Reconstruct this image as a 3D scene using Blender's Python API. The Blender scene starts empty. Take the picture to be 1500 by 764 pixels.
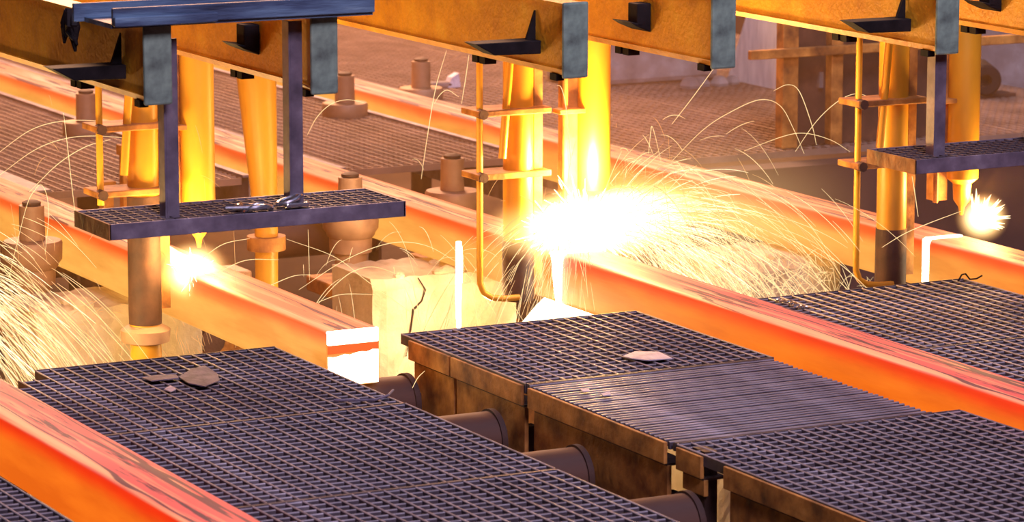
import bpy, math, random
import numpy as np
from mathutils import Vector, Matrix

random.seed(7)
rng = np.random.default_rng(11)
sc = bpy.context.scene
col = sc.collection

# ------------------------------------------------------------------ camera
CAM = Vector((-3.223, -9.996, 2.288))
YAW, PITCH, FPX = math.radians(27.412), math.radians(9.977), 5184.4
FH = Vector((math.sin(YAW), math.cos(YAW), 0)); RT = Vector((math.cos(YAW), -math.sin(YAW), 0))
FW = FH * math.cos(PITCH) - Vector((0, 0, math.sin(PITCH)))
UP = FH * math.sin(PITCH) + Vector((0, 0, math.cos(PITCH)))
cd = bpy.data.cameras.new('camera'); cam = bpy.data.objects.new('camera', cd); col.objects.link(cam)
M = Matrix((RT, UP, -FW)).transposed().to_4x4(); M.translation = CAM
cam.matrix_world = M
cd.sensor_width = 36; cd.lens = FPX / 1500 * 36; cd.clip_end = 200
cd.dof.use_dof = True; cd.dof.focus_distance = 11.2; cd.dof.aperture_fstop = 6.5
sc.camera = cam

# ------------------------------------------------------------------ world, hall light, exposure
w = bpy.data.worlds.new('hall'); sc.world = w; w.use_nodes = True
bg = w.node_tree.nodes['Background']; bg.inputs[0].default_value = (.42, .30, .52, 1); bg.inputs[1].default_value = .035
def area(name, loc, target, size, power, color):
    l = bpy.data.lights.new(name, 'AREA'); l.size = size; l.energy = power; l.color = color
    o = bpy.data.objects.new(name, l); col.objects.link(o); o.location = loc
    o.rotation_euler = (Vector(target) - Vector(loc)).to_track_quat('-Z', 'Y').to_euler(); return o
area('hall_daylight', (-1.5, -15, 9), (1.6, -.8, .3), 3.5, 1750, (.88, .69, 1))
area('overhead_skylight', (2.5, -3.2, 9), (1.8, -1.6, .1), 3, 330, (.58, .62, 1))
area('back_warm_fill', (4.5, 10, 6), (3.6, 5, 0), 4, 2500, (1, .50, .28))  # unseen warm fill, added to brighten the back gratings
sk = area('slab_cool_fill', (3.6, -1.5, 8), (6.3, 4.4, .3), 2, 45, (.78, .78, 1)); sk.data.spread = math.radians(50)  # unseen cool fill, added to brighten the pale slab
vs = sc.view_settings
vs.view_transform = 'Standard'; vs.look = 'None'; vs.gamma = 1; vs.use_curve_mapping = False; vs.exposure = 0

# ------------------------------------------------------------------ helpers
ORG = {}
def tag(o, label=None, cat=None, group=None, kind=None):
    if label: o['label'] = label
    if cat: o['category'] = cat
    if group: o['group'] = group
    if kind: o['kind'] = kind
    return o
def thing(name, loc, label, cat, group=None):
    o = bpy.data.objects.new(name, None); col.objects.link(o); o.location = loc; o.empty_display_size = .1
    ORG[o] = Vector(loc); return tag(o, label, cat, group)
def origin(p): return ORG.get(p, Vector((0, 0, 0)))

class MB:
    def __init__(s): s.v = []; s.f = []
    def add(s, vs_, fs):
        n = len(s.v); s.v += [tuple(v) for v in vs_]; s.f += [tuple(i + n for i in f) for f in fs]; return s
    def box(s, x0, x1, y0, y1, z0, z1):
        return s.add([(x0,y0,z0),(x1,y0,z0),(x1,y1,z0),(x0,y1,z0),(x0,y0,z1),(x1,y0,z1),(x1,y1,z1),(x0,y1,z1)],
                     [(0,3,2,1),(4,5,6,7),(0,1,5,4),(1,2,6,5),(2,3,7,6),(3,0,4,7)])
    def prism(s, poly, axis, a, b):       # closed polygon swept along an axis ('x','y','z')
        n = len(poly)
        def p(u, v, t): return {'x': (t,u,v), 'y': (u,t,v), 'z': (u,v,t)}[axis]
        vs_ = [p(u,v,a) for u,v in poly] + [p(u,v,b) for u,v in poly]
        fs = [tuple(range(n)), tuple(range(2*n-1, n-1, -1))] + [(i, n+i, n+(i+1)%n, (i+1)%n) for i in range(n)]
        return s.add(vs_, fs)
    def tube(s, pts, r, n=10, caps=True):
        pts = [Vector(p) for p in pts]; m = len(pts)
        rs = r if isinstance(r, (list, tuple)) else [r]*m
        t0 = (pts[1]-pts[0]).normalized()
        u = t0.orthogonal().normalized(); vs_ = []
        for i, p in enumerate(pts):
            t = (pts[min(i+1,m-1)] - pts[max(i-1,0)]).normalized()
            u = (u - t*u.dot(t)).normalized(); w_ = t.cross(u)
            for k in range(n):
                a = 2*math.pi*k/n; vs_.append(p + (u*math.cos(a) + w_*math.sin(a))*rs[i])
        fs = [(i*n+k, i*n+(k+1)%n, (i+1)*n+(k+1)%n, (i+1)*n+k) for i in range(m-1) for k in range(n)]
        if caps: fs += [tuple(range(n-1,-1,-1)), tuple((m-1)*n+k for k in range(n))]
        return s.add(vs_, fs)
    def lathe(s, prof, c, n=28):          # profile of (radius, z) around a vertical axis at c
        vs_ = []; m = len(prof)
        for r, z in prof:
            for k in range(n):
                a = 2*math.pi*k/n; vs_.append((c[0]+r*math.cos(a), c[1]+r*math.sin(a), c[2]+z))
        fs = [(i*n+k, i*n+(k+1)%n, (i+1)*n+(k+1)%n, (i+1)*n+k) for i in range(m-1) for k in range(n)]
        fs += [tuple(range(n-1,-1,-1)), tuple((m-1)*n+k for k in range(n))]
        return s.add(vs_, fs)
    def mesh(s, name, mat, off=(0,0,0), smooth=False):
        me = bpy.data.meshes.new(name); ox, oy, oz = off
        me.from_pydata([(x-ox, y-oy, z-oz) for x,y,z in s.v], [], s.f); me.update()
        import bmesh
        b = bmesh.new(); b.from_mesh(me); bmesh.ops.recalc_face_normals(b, faces=b.faces); b.to_mesh(me); b.free()
        if mat: me.materials.append(mat)
        if smooth: me.shade_smooth(); 
        return me
    def build(s, name, mat, parent=None, smooth=False, bevel=0, loc=None):
        off = origin(parent) if parent is not None else (Vector(loc) if loc is not None else Vector((0,0,0)))
        o = bpy.data.objects.new(name, s.mesh(name, mat, off, smooth)); col.objects.link(o)
        if parent is not None: o.parent = parent; ORG[o] = off
        else: o.location = off; ORG[o] = off
        if smooth:
            md = o.modifiers.new('edges', 'EDGE_SPLIT'); md.split_angle = math.radians(40)
        if bevel:
            md = o.modifiers.new('bevel', 'BEVEL'); md.width = bevel; md.segments = 2; md.limit_method = 'ANGLE'
        return o
def inst(name, me, parent, loc, rot=None):
    o = bpy.data.objects.new(name, me); col.objects.link(o); o.parent = parent; o.location = loc
    if rot: o.rotation_euler = rot
    return o
def at(x, y, Y):                          # a point of the plane Y = const on a line of sight
    d = FW*FPX + RT*(x-750) - UP*(y-382); t = (Y - CAM.y)/d.y; return CAM + d*t

# ------------------------------------------------------------------ materials
def mat_new(name):
    m = bpy.data.materials.new(name); m.use_nodes = True; nt = m.node_tree; nt.nodes.clear()
    out = nt.nodes.new('ShaderNodeOutputMaterial'); return m, nt, out
def N(nt, t, **kw):
    n = nt.nodes.new(t)
    for k, v in kw.items(): setattr(n, k, v)
    return n
def ramp(nt, fac, stops, interp='LINEAR'):
    r = N(nt, 'ShaderNodeValToRGB'); r.color_ramp.interpolation = interp; e = r.color_ramp.elements
    while len(e) < len(stops): e.new(.5)
    for el, (p, c) in zip(e, stops):
        el.position = p; el.color = (*c, 1) if len(c) == 3 else c
    nt.links.new(fac, r.inputs[0]); return r.outputs[0]
def noise(nt, scale, detail=4, vec=None, stretch=None, rough=.55, obj=True):
    tc = N(nt, 'ShaderNodeTexCoord'); n = N(nt, 'ShaderNodeTexNoise')
    n.inputs['Scale'].default_value = scale; n.inputs['Detail'].default_value = detail; n.inputs['Roughness'].default_value = rough
    src = tc.outputs['Object']
    if stretch:
        mp = N(nt, 'ShaderNodeMapping'); mp.inputs['Scale'].default_value = stretch; nt.links.new(src, mp.inputs[0]); src = mp.outputs[0]
    nt.links.new(src, n.inputs['Vector']); return n.outputs['Fac']
def surf(name, stops, scale=8, rough=.6, metal=0, bump=.2, stretch=None, detail=5, spec=.5, rvar=.0, bscale=None, nr=.55):
    m, nt, out = mat_new(name); p = N(nt, 'ShaderNodeBsdfPrincipled')
    n = noise(nt, scale, detail, stretch=stretch, rough=nr)
    nt.links.new(ramp(nt, n, stops), p.inputs['Base Color'])
    p.inputs['Roughness'].default_value = rough; p.inputs['Metallic'].default_value = metal
    p.inputs['Specular IOR Level'].default_value = spec
    if bump:
        b = N(nt, 'ShaderNodeBump'); b.inputs['Strength'].default_value = bump; b.inputs['Distance'].default_value = .01
        nt.links.new(noise(nt, bscale or scale*3, 4, stretch=stretch), b.inputs['Height']); nt.links.new(b.outputs[0], p.inputs['Normal'])
    nt.links.new(p.outputs[0], out.inputs[0]); return m
def emit(name, color, strength):
    m, nt, out = mat_new(name); e = N(nt, 'ShaderNodeEmission'); e.inputs[0].default_value = (*color, 1); e.inputs[1].default_value = strength
    nt.links.new(e.outputs[0], out.inputs[0]); return m

def billet_mat(name, shift=0.0):
    """incandescent steel: hotter upstream (+Y), cooler corners, oxide scale lying in streaks on the top face"""
    m, nt, out = mat_new(name); L = nt.links.new
    tc = N(nt, 'ShaderNodeTexCoord'); sep = N(nt, 'ShaderNodeSeparateXYZ'); L(tc.outputs['Object'], sep.inputs[0])
    nor = N(nt, 'ShaderNodeSeparateXYZ'); geo = N(nt, 'ShaderNodeNewGeometry'); L(geo.outputs['Normal'], nor.inputs[0])
    yv = N(nt, 'ShaderNodeMapRange'); L(sep.outputs['Y'], yv.inputs[0]); yv.inputs[1].default_value = -3; yv.inputs[2].default_value = 5
    yn = N(nt, 'ShaderNodeMath', operation='ADD'); L(yv.outputs[0], yn.inputs[0]); yn.inputs[1].default_value = shift
    side = ramp(nt, yn.outputs[0], [(0, (1, .17, .008)), (.30, (1, .20, .010)), (.42, (1, .25, .02)), (.52, (1, .40, .07)), (.75, (1, .46, .085)), (1, (1, .42, .07))])
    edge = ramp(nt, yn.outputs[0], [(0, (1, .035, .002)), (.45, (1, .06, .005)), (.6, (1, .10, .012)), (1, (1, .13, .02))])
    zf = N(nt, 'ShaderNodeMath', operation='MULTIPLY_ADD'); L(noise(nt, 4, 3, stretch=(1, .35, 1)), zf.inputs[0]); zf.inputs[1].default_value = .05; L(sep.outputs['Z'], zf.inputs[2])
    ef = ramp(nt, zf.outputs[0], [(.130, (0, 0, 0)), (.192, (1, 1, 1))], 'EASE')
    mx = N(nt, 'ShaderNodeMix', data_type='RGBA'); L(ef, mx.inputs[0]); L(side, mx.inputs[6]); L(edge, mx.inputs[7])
    blot = ramp(nt, noise(nt, 7, 4, stretch=(1, .25, 1.6)), [(.36, (.80, .62, .5)), (.58, (1, 1, 1))])
    sd = N(nt, 'ShaderNodeMix', data_type='RGBA', blend_type='MULTIPLY'); sd.inputs[0].default_value = .8; L(mx.outputs[2], sd.inputs[6]); L(blot, sd.inputs[7])
    # top face
    t1 = noise(nt, 22, 3, stretch=(1, .035, 1), rough=.6)
    topc = ramp(nt, yn.outputs[0], [(0, (.86, .085, .070)), (.36, (.86, .095, .065)), (.47, (.95, .17, .05)), (.7, (1, .22, .06)), (1, (1, .27, .09))])
    hot = ramp(nt, yn.outputs[0], [(0, (1, .36, .18)), (.45, (1, .40, .16)), (.7, (1, .50, .20)), (1, (1, .58, .28))])
    hf = ramp(nt, t1, [(.48, (0, 0, 0)), (.62, (1, 1, 1))])
    tm = N(nt, 'ShaderNodeMix', data_type='RGBA'); L(hf, tm.inputs[0]); L(topc, tm.inputs[6]); L(hot, tm.inputs[7])
    # oxide scale: thin dark streaks near the middle of the face
    s1 = noise(nt, 34, 5, stretch=(1, .05, 1), rough=.62)
    xa = N(nt, 'ShaderNodeMath', operation='ABSOLUTE'); L(sep.outputs['X'], xa.inputs[0])
    xm = N(nt, 'ShaderNodeMapRange'); L(xa.outputs[0], xm.inputs[0]); xm.inputs[1].default_value = .035; xm.inputs[2].default_value = .08; xm.inputs[3].default_value = 0; xm.inputs[4].default_value = .2
    sa = N(nt, 'ShaderNodeMath', operation='SUBTRACT'); L(s1, sa.inputs[0]); L(xm.outputs[0], sa.inputs[1])
    sf0 = ramp(nt, sa.outputs[0], [(.55, (0, 0, 0)), (.60, (1, 1, 1))])
    ln_ = noise(nt, 15, 2.5, stretch=(1, .045, 1), rough=.45)
    ab = N(nt, 'ShaderNodeMath', operation='SUBTRACT'); L(ln_, ab.inputs[0]); ab.inputs[1].default_value = .5
    ab2 = N(nt, 'ShaderNodeMath', operation='ABSOLUTE'); L(ab.outputs[0], ab2.inputs[0])
    lw = N(nt, 'ShaderNodeMath', operation='MULTIPLY_ADD'); L(noise(nt, 9, 3, stretch=(1, .2, 1)), lw.inputs[0]); lw.inputs[1].default_value = -.03; L(ab2.outputs[0], lw.inputs[2])
    lf = ramp(nt, lw.outputs[0], [(0, (.9, .9, .9)), (.006, (0, 0, 0))])
    mxs = N(nt, 'ShaderNodeMix', data_type='RGBA', blend_type='LIGHTEN'); mxs.inputs[0].default_value = 1; L(sf0, mxs.inputs[6]); L(lf, mxs.inputs[7]); sf = mxs.outputs[2]
    sm = N(nt, 'ShaderNodeMix', data_type='RGBA'); L(sf, sm.inputs[0]); L(tm.outputs[2], sm.inputs[6]); sm.inputs[7].default_value = (.085, .010, .014, 1)
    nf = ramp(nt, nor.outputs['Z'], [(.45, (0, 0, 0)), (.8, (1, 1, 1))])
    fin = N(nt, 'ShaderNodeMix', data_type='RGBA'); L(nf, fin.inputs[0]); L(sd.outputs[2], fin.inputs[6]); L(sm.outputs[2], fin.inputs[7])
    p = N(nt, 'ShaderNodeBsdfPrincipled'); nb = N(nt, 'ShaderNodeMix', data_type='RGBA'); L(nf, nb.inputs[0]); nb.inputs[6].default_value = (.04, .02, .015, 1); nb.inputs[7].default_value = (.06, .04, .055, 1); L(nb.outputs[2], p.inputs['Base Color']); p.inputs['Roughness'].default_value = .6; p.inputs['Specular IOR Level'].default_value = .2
    L(fin.outputs[2], p.inputs['Emission Color']); p.inputs['Emission Strength'].default_value = 1.0
    b = N(nt, 'ShaderNodeBump'); b.inputs['Strength'].default_value = .3; b.inputs['Distance'].default_value = .006; L(s1, b.inputs['Height']); L(b.outputs[0], p.inputs['Normal'])
    L(p.outputs[0], out.inputs[0]); return m

def flame_vol(name, k, stops, power=2.0):
    m, nt, out = mat_new(name); L = nt.links.new
    tc = N(nt, 'ShaderNodeTexCoord'); ln = N(nt, 'ShaderNodeVectorMath', operation='LENGTH'); L(tc.outputs['Object'], ln.inputs[0])
    inv = N(nt, 'ShaderNodeMath', operation='SUBTRACT', use_clamp=True); inv.inputs[0].default_value = 1; L(ln.outputs['Value'], inv.inputs[1])
    pw = N(nt, 'ShaderNodeMath', operation='POWER'); L(inv.outputs[0], pw.inputs[0]); pw.inputs[1].default_value = power
    mu = N(nt, 'ShaderNodeMath', operation='MULTIPLY'); L(pw.outputs[0], mu.inputs[0]); mu.inputs[1].default_value = k
    e = N(nt, 'ShaderNodeEmission'); L(ramp(nt, ln.outputs['Value'], stops), e.inputs[0]); L(mu.outputs[0], e.inputs[1])
    L(e.outputs[0], out.inputs['Volume']); return m

YEL = surf('worn_yellow_paint', [(.28, (.30, .11, .010)), (.38, (.66, .28, .014)), (.56, (.86, .42, .018)), (.72, (.92, .56, .04))], 6, .5, bump=.35, detail=12, bscale=60, nr=.74)
YELC = surf('yellow_column_paint', [(.3, (.45, .20, .015)), (.55, (.74, .36, .02)), (.75, (.80, .48, .04))], 4, .42, bump=.1, stretch=(1, 1, .3))
GREEN = surf('grey_green_plate', [(.3, (.07, .095, .075)), (.45, (.17, .25, .19)), (.6, (.26, .38, .28)), (.8, (.40, .52, .36))], 14, .6, bump=.15, detail=7)
PURP = surf('galvanised_plate', [(.3, (.10, .085, .11)), (.55, (.20, .17, .21)), (.75, (.32, .29, .33))], 12, .5, .3, bump=.12, detail=7)
BAR = surf('grating_steel', [(.3, (.045, .034, .040)), (.6, (.10, .082, .090)), (.8, (.19, .165, .175))], 9, .6, .05, bump=.1, spec=.18)
BARL = surf('highlit_bar_top', [(.3, (.16, .135, .14)), (.6, (.31, .28, .29)), (.8, (.46, .42, .43))], 9, .5, .05, bump=.1, spec=.2)  # sky highlight on the bar tops, painted in as lighter steel
BARB = surf('brown_grating_steel', [(.3, (.19, .12, .085)), (.7, (.38, .25, .18))], 6, .6, .2, bump=.1)  # browner, lighter steel for the back gratings
RUST = surf('rusted_steel', [(.28, (.10, .034, .008)), (.45, (.32, .125, .022)), (.65, (.58, .26, .05)), (.82, (.66, .36, .10))], 11, .7, .1, bump=.35, detail=8)
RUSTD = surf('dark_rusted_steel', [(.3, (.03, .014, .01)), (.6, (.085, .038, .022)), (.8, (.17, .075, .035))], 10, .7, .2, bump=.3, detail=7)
DARK = surf('blackened_steel', [(.3, (.006, .005, .005)), (.7, (.022, .017, .017))], 14, .75, 0, bump=.2, spec=.15)
BLUE = surf('blue_grey_beam_paint', [(.32, (.012, .015, .03)), (.46, (.05, .085, .15)), (.60, (.12, .21, .30)), (.75, (.30, .44, .48))], 14, .6, bump=.4, stretch=(.2, 1, 1.6), detail=9)
CONC = surf('slagged_concrete', [(.25, (.40, .31, .19)), (.45, (.58, .48, .33)), (.65, (.70, .61, .45)), (.8, (.76, .69, .54))], 7, .9, bump=.5, detail=9, bscale=40)
CONCG = surf('grey_concrete', [(.3, (.12, .095, .09)), (.55, (.24, .20, .19)), (.8, (.42, .38, .37))], 6, .9, bump=.5, detail=8)
BRICKW = surf('pale_fibre_slab', [(.3, (.60, .61, .66)), (.7, (.86, .87, .92))], 16, .9, bump=.5, stretch=(1, 2, .4))
BARREL = surf('dark_roller_barrel', [(.3, (.05, .022, .012)), (.6, (.12, .05, .026)), (.8, (.22, .10, .05))], 5, .6, .1, bump=.15, stretch=(.3, 1, 1))
ROLL = surf('roller_steel', [(.3, (.20, .11, .06)), (.6, (.42, .26, .15)), (.8, (.56, .38, .23))], 6, .55, .2, bump=.12)
CHROME = surf('bright_steel', [(.3, (.45, .47, .50)), (.7, (.75, .76, .78))], 10, .25, .9, bump=.05)
PAPER = surf('pale_scrap', [(.3, (.40, .36, .42)), (.7, (.68, .62, .66))], 20, .8, bump=.3)
SCRAP = surf('dull_scrap', [(.3, (.10, .085, .11)), (.7, (.22, .19, .24))], 20, .8, bump=.3)
FLOOR = surf('sooty_floor', [(.3, (.030, .015, .010)), (.7, (.085, .045, .028))], 3, .9, bump=.5)
WALL = surf('sooty_wall', [(.3, (.025, .013, .013)), (.7, (.07, .036, .034))], 2, .9, bump=.3)
SPARK = emit('spark_glow', (1, .70, .33), 1.5)
SPARKH = emit('hot_spark_glow', (1, .82, .48), 2.2)
SPARKD = emit('cooling_spark_glow', (1, .54, .20), 1.0)
MOLTEN = emit('molten_steel', (1, .80, .48), 9)
MOLTENW = emit('white_hot_steel', (1, .90, .68), 22)
REDHOT = emit('red_hot_scale', (1, .16, .035), 1)

S = 1.3                                    # strand pitch
TY = [1.15, 1.04, .80, .42]                # torch position along each strand

# ------------------------------------------------------------------ the setting
def struct(name, mb, mat): o = mb.build(name, mat); o['kind'] = 'structure'; return o
struct('floor', MB().box(-4, 14, -6, 14, -1.1, -1.0), FLOOR)
struct('wall_back', MB().box(-4, 14, 11, 11.3, -1.0, 4), WALL)
struct('wall_right', MB().box(11, 11.3, -6, 11, -1.0, 4), WALL)
struct('wall_pit', MB().box(4.25, 9.5, 2.75, 2.9, -1.0, .06), WALL)

# ------------------------------------------------------------------ billets
def billet(i, y0, y1, label, shift=0):
    x = S*i
    root = thing('hot_billet', (x, y0, 0), label, 'billet')
    r = .018; b = .09; prof = []
    for cx_, cz, a0 in ((x+b-r, .18-r, 0), (x-b+r, .18-r, 90), (x-b+r, r, 180), (x+b-r, r, 270)):
        for k in range(4):
            a = math.radians(a0 + 30*k); prof.append((cx_ + r*math.cos(a), cz + r*math.sin(a)))
    m = MB(); n = len(prof); L_ = int((y1-y0)/.25)
    ys = [y0 + (y1-y0)*k/L_ for k in range(L_+1)]
    vs_ = [(px, y, pz) for y in ys for px, pz in prof]
    fs = [(j*n+k, j*n+(k+1)%n, (j+1)*n+(k+1)%n, (j+1)*n+k) for j in range(L_) for k in range(n)]
    fs += [tuple(range(n)), tuple(L_*n+k for k in range(n-1, -1, -1))]
    m.add(vs_, fs)
    me = m.mesh('bar', None, (x, 0, 0), True)
    o = bpy.data.objects.new('bar', me); col.objects.link(o); o.parent = root; o.location = (0, -y0, 0)
    me.materials.append(billet_mat('incandescent_steel_%d' % i, shift))
    md = o.modifiers.new('edges', 'EDGE_SPLIT'); md.split_angle = math.radians(40)
    return root
BA = billet(0, -4.2, 9, 'red-hot billet crossing the bottom left corner between two gratings')
BB = billet(1, -.2, 9, 'hot billet with a white-hot cut end beside the left foreground grating', .15)
BC = billet(2, -4.2, 9, 'long orange billet being cut under the largest white flare')
BD = billet(3, -4.2, 9, 'farthest billet with a glowing kerf beside the right hanging platform', .10)
# white-hot cut end of billet B: upper lip, torn red band, lower face
x = S
tag(MB().box(x-.088, x+.088, -.208, -.19, .132, .178).build('cut_lip', MOLTEN, BB, bevel=.006), 'white-hot upper lip of the cut end')
pts = [(x-.085, .004), (x+.085, .004)] + [(x+.085-.17*k/9,   .108 + .003*math.sin(k*2.3) - .0016*k) for k in range(10)]
tag(MB().prism(pts, 'y', -.206, -.19).build('cut_face', MOLTEN, BB), 'white-hot lower part of the cut end')
MB().box(x-.086, x+.086, -.203, -.19, .105, .135).build('torn_band', REDHOT, BB)
# kerf of billet D: molten slot down the near side and across the top
x = 3*S; ky = .36
kd = MB(); kd.box(x-.094, x-.08, ky-.022, ky+.022, -.03, .181); kd.build('kerf_side', MOLTEN, BD, bevel=.006)
kt = MB(); kt.box(x-.092, x+.06, ky-.014, ky+.014, .165, .186); kt.build('kerf_top', MOLTEN, BD, bevel=.005)
# kerf of billet C: short molten run on the near side
x = 2*S; ky = .70
kc = MB(); kc.tube([(x-.092, ky, .185), (x-.094, ky, .12), (x-.094, ky-.003, .05), (x-.092, ky-.004, -.015)], [.030, .022, .017, .008], 8)
kc.build('molten_run', MOLTENW, BC, smooth=True)
kt = MB(); kt.box(x-.092, x+.09, ky-.012, ky+.012, .165, .186); kt.build('kerf_top', MOLTENW, BC, bevel=.005)

# ------------------------------------------------------------------ walkway gratings
PX = .0455
def bar_mesh(name, length, t, d, axis, side, top, start=0, ch=.0022):
    m = MB(); h = t/2
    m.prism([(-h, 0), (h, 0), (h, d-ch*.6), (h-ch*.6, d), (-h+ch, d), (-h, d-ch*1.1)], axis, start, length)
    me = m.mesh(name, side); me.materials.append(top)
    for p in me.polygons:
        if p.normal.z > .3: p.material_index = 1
    return me
def grating(x0, x1, y0, y1, z, label, mat=BAR, px=PX, py=.0440, depth=.030, tl=.0055, tc=.005, longs=True, band=True, notch=0, joined=False, group=None):
    root = thing('walkway_grating', (x0, y0, z-depth), label, 'grating', group)
    nx = max(1, round((x1-x0)/px)); ny = max(1, round((y1-y0)/py))
    if joined:
        m = MB()
        for k in range(nx+1): xx = x0 + (x1-x0)*k/nx; m.box(xx-tl/2, xx+tl/2, y0, y1, z-depth, z)
        for k in range(ny+1): yy = y0 + (y1-y0)*k/ny; m.box(x0, x1, yy-tc/2, yy+tc/2, z-depth, z-.001)
        o = m.build('bar_lattice', mat, root); o['kind'] = 'stuff'
        return root
    if longs:
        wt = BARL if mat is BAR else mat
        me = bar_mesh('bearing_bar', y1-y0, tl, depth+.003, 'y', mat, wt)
        for k in range(nx+1):
            if notch and k < 3:
                mm = bar_mesh('bearing_bar', y1-y0-(.20, .11, .11)[k], tl, depth+.002, 'y', mat, wt)
                inst('bearing_bar', mm, root, ((x1-x0)*k/nx, 0, 0)); continue
            inst('bearing_bar', me, root, ((x1-x0)*k/nx, 0, random.uniform(-.0012, .0012)), (0, random.uniform(-.04, .04), 0))
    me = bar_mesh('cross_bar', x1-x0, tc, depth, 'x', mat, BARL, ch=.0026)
    for k in range(ny+1):
        yy = (y1-y0)*k/ny
        if notch and yy > (y1-y0) - .20:
            cut = (3 if yy > (y1-y0)-.10 else 1)*(x1-x0)/nx
            mm = bar_mesh('cross_bar', x1-x0, tc, depth, 'x', mat, BARL, start=cut, ch=.0026)
            inst('cross_bar', mm, root, (0, yy, 0)); continue
        inst('cross_bar', me, root, (0, yy, random.uniform(-.001, .001)), (random.uniform(-.05, .05), 0, 0))
    if band:
        for yy in (-.004, y1-y0+.004):
            c = (3*(x1-x0)/nx if notch and yy > 0 else 0)
            inst('edge_band', MB().box(c, x1-x0, -.003, .003, 0, depth+.003).mesh('edge_band', mat), root, (0, yy, 0))
    return root
def wx(i): return S*i + (.195 if i != 1 else .265), S*i + 1.125
ZG = .10
x0, x1 = wx(0)
grating(x0, x1, -.925, 0, ZG, 'grating panel with a dull scrap sheet on it, left foreground walkway', notch=1)
grating(x0, x1, -1.86, -.94, ZG, 'plain middle grating panel of the left foreground walkway')
grating(x0, x1, -2.95, -1.875, ZG, 'grating panel at the bottom edge beside the empty roller channel')
x0, x1 = wx(-1)
grating(x0, x1-.05, -2.95, -.2, ZG, 'grating panel in the bottom left corner below the red billet')
x0, x1 = wx(1)
grating(x0, x1, -.855, 0, ZG, 'brown-lit grating panel carrying a white scrap, next to the main cut', notch=0)
grating(x0, x1-.01, -1.735, -.875, ZG, 'finely slatted panel between two square-mesh panels', py=.0275, tc=.0095, depth=.022, longs=False)
grating(x0, x1+.08, -2.95, -1.755, ZG, 'coarse grating panel in the bottom right corner')
x0, x1 = wx(2)
grating(x0, x1, -.95, 0, ZG, 'grating panel between the two right billets, chain bits on its corner')
grating(x0, x1, -1.95, -.965, ZG, 'grating panel at the right edge between the two right billets')
# gratings beyond the cutting pit
for i in (0, 1, 2):
    x0, x1 = wx(i); where = ['beside the far left billets', 'between the second and third billets', 'between the third and farthest billets'][i]
    nth = ['nearest', 'second', 'third', 'fourth']
    for k in range(4):
        y0 = 3.32 + k*1.4
        grating(x0, x1, y0, y0+1.385, ZG, 'brown back grating %s, %s from the cutting pit' % (where, nth[k]), mat=BARB, joined=True, py=.05, group='gratings beyond the pit')
for j in range(3):
    for k in range(3):
        y0 = 2.95 + k*1.9; x0 = 4.22 + j*.93
        grating(x0, x0+.92, y0, y0+1.88, ZG, 'brown back grating behind the farthest billet, row %s, column %s from it' % (['one', 'two', 'three'][k], ['one', 'two', 'three'][j]), mat=BARB, joined=True, py=.06, group='gratings behind the farthest billet')
# kerb angles along the back strands
for i in (0, 1, 2):
    for side, xx in (('left', S*i+.155), ('right', S*i+1.145)):
        m = MB(); m.box(xx-.003, xx+.137, 3.3, 8.9, ZG+.002, ZG+.012); m.box(xx if side == 'left' else xx+.131, xx+.006 if side == 'left' else xx+.137, 3.3, 8.9, -.12, ZG+.002)
        if side == 'right': m = MB(); m.box(xx-.02, xx+.012, 3.3, 8.9, ZG+.002, ZG+.012); m.box(xx+.006, xx+.012, 3.3, 8.9, -.12, ZG+.002)
        m.build('kerb_angle', PURP, loc=(0, 0, 0)).select_set(False)
        o = bpy.context.scene.collection.objects[-1]
        tag(o, 'mauve steel kerb strip on the %s side of the %s back walkway' % (side, ['left', 'middle', 'right'][i]), 'kerb', 'kerb strips of the back walkways')
m = MB(); m.box(4.08, 4.21, 2.95, 8.9, ZG+.002, ZG+.012); m.box(4.08, 4.086, 2.95, 8.9, -.12, ZG+.002)
tag(m.build('kerb_angle', PURP), 'mauve steel kerb strip behind the farthest billet', 'kerb', 'kerb strips of the back walkways')

# supports of the walkways (fascia strip over a deeper web, bolted in sections)
def support(i, sections, label):
    x0 = wx(i)[0]
    root = thing('walkway_support', (x0, sections[0][0], -1.0), label, 'beam')
    for k, (a, b, zt, zb) in enumerate(sections):
        MB().box(x0-.012, x0, a, b, zt-.062, zt).build('fascia', RUST, root, bevel=.002)
        MB().box(x0+.006, x0+.020, a+.01 if k else a, b-.008, zb, zt-.070).build('web_plate', RUST, root, bevel=.002)
        MB().box(x0+.006, x0+.075, a+.012, b-.012, zt-.072, zt-.064).build('ledge', RUSTD, root)
        for yy in (a+.05, b-.05):
            MB().box(x0+.02, x0+.06, yy-.02, yy+.02, -1.0, zb+.12).build('strut', RUSTD, root)
    return root
support(1, [(-.36, -.07, ZG-.004, -.17), (-.845, -.37, ZG-.004, -.16), (-1.70, -.885, ZG-.004, -.18), (-1.90, -1.765, ZG-.004, -.02), (-2.95, -2.02, ZG-.004, -.19)], 'rusty side beam under the middle walkway facing the roller channel')
support(0, [(-1.4, -.05, ZG-.036, -.16), (-2.95, -1.42, ZG-.036, -.16)], 'near side beam under the left walkway next to the red billet')
support(2, [(-1.4, -.05, ZG-.036, -.16), (-2.95, -1.42, ZG-.036, -.16)], 'side beam under the right walkway next to the long orange billet')
for i, lab in ((0, 'rear side beam of the left walkway along the roller channel'), (1, 'rear side beam of the middle walkway beside the orange billet'), (2, 'rear side beam of the right walkway by the farthest billet')):
    xx = S*i + 1.10
    root = thing('walkway_support', (xx, -2.95, -1.0), lab, 'beam')
    MB().box(xx, xx+.012, -2.95, -.03, -.10, ZG-.034).build('web_plate', RUSTD, root)
    for yy in (-.1, -1.0, -1.9, -2.8): MB().box(xx-.04, xx, yy-.02, yy+.02, -1.0, -.05).build('strut', RUSTD, root)

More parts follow.
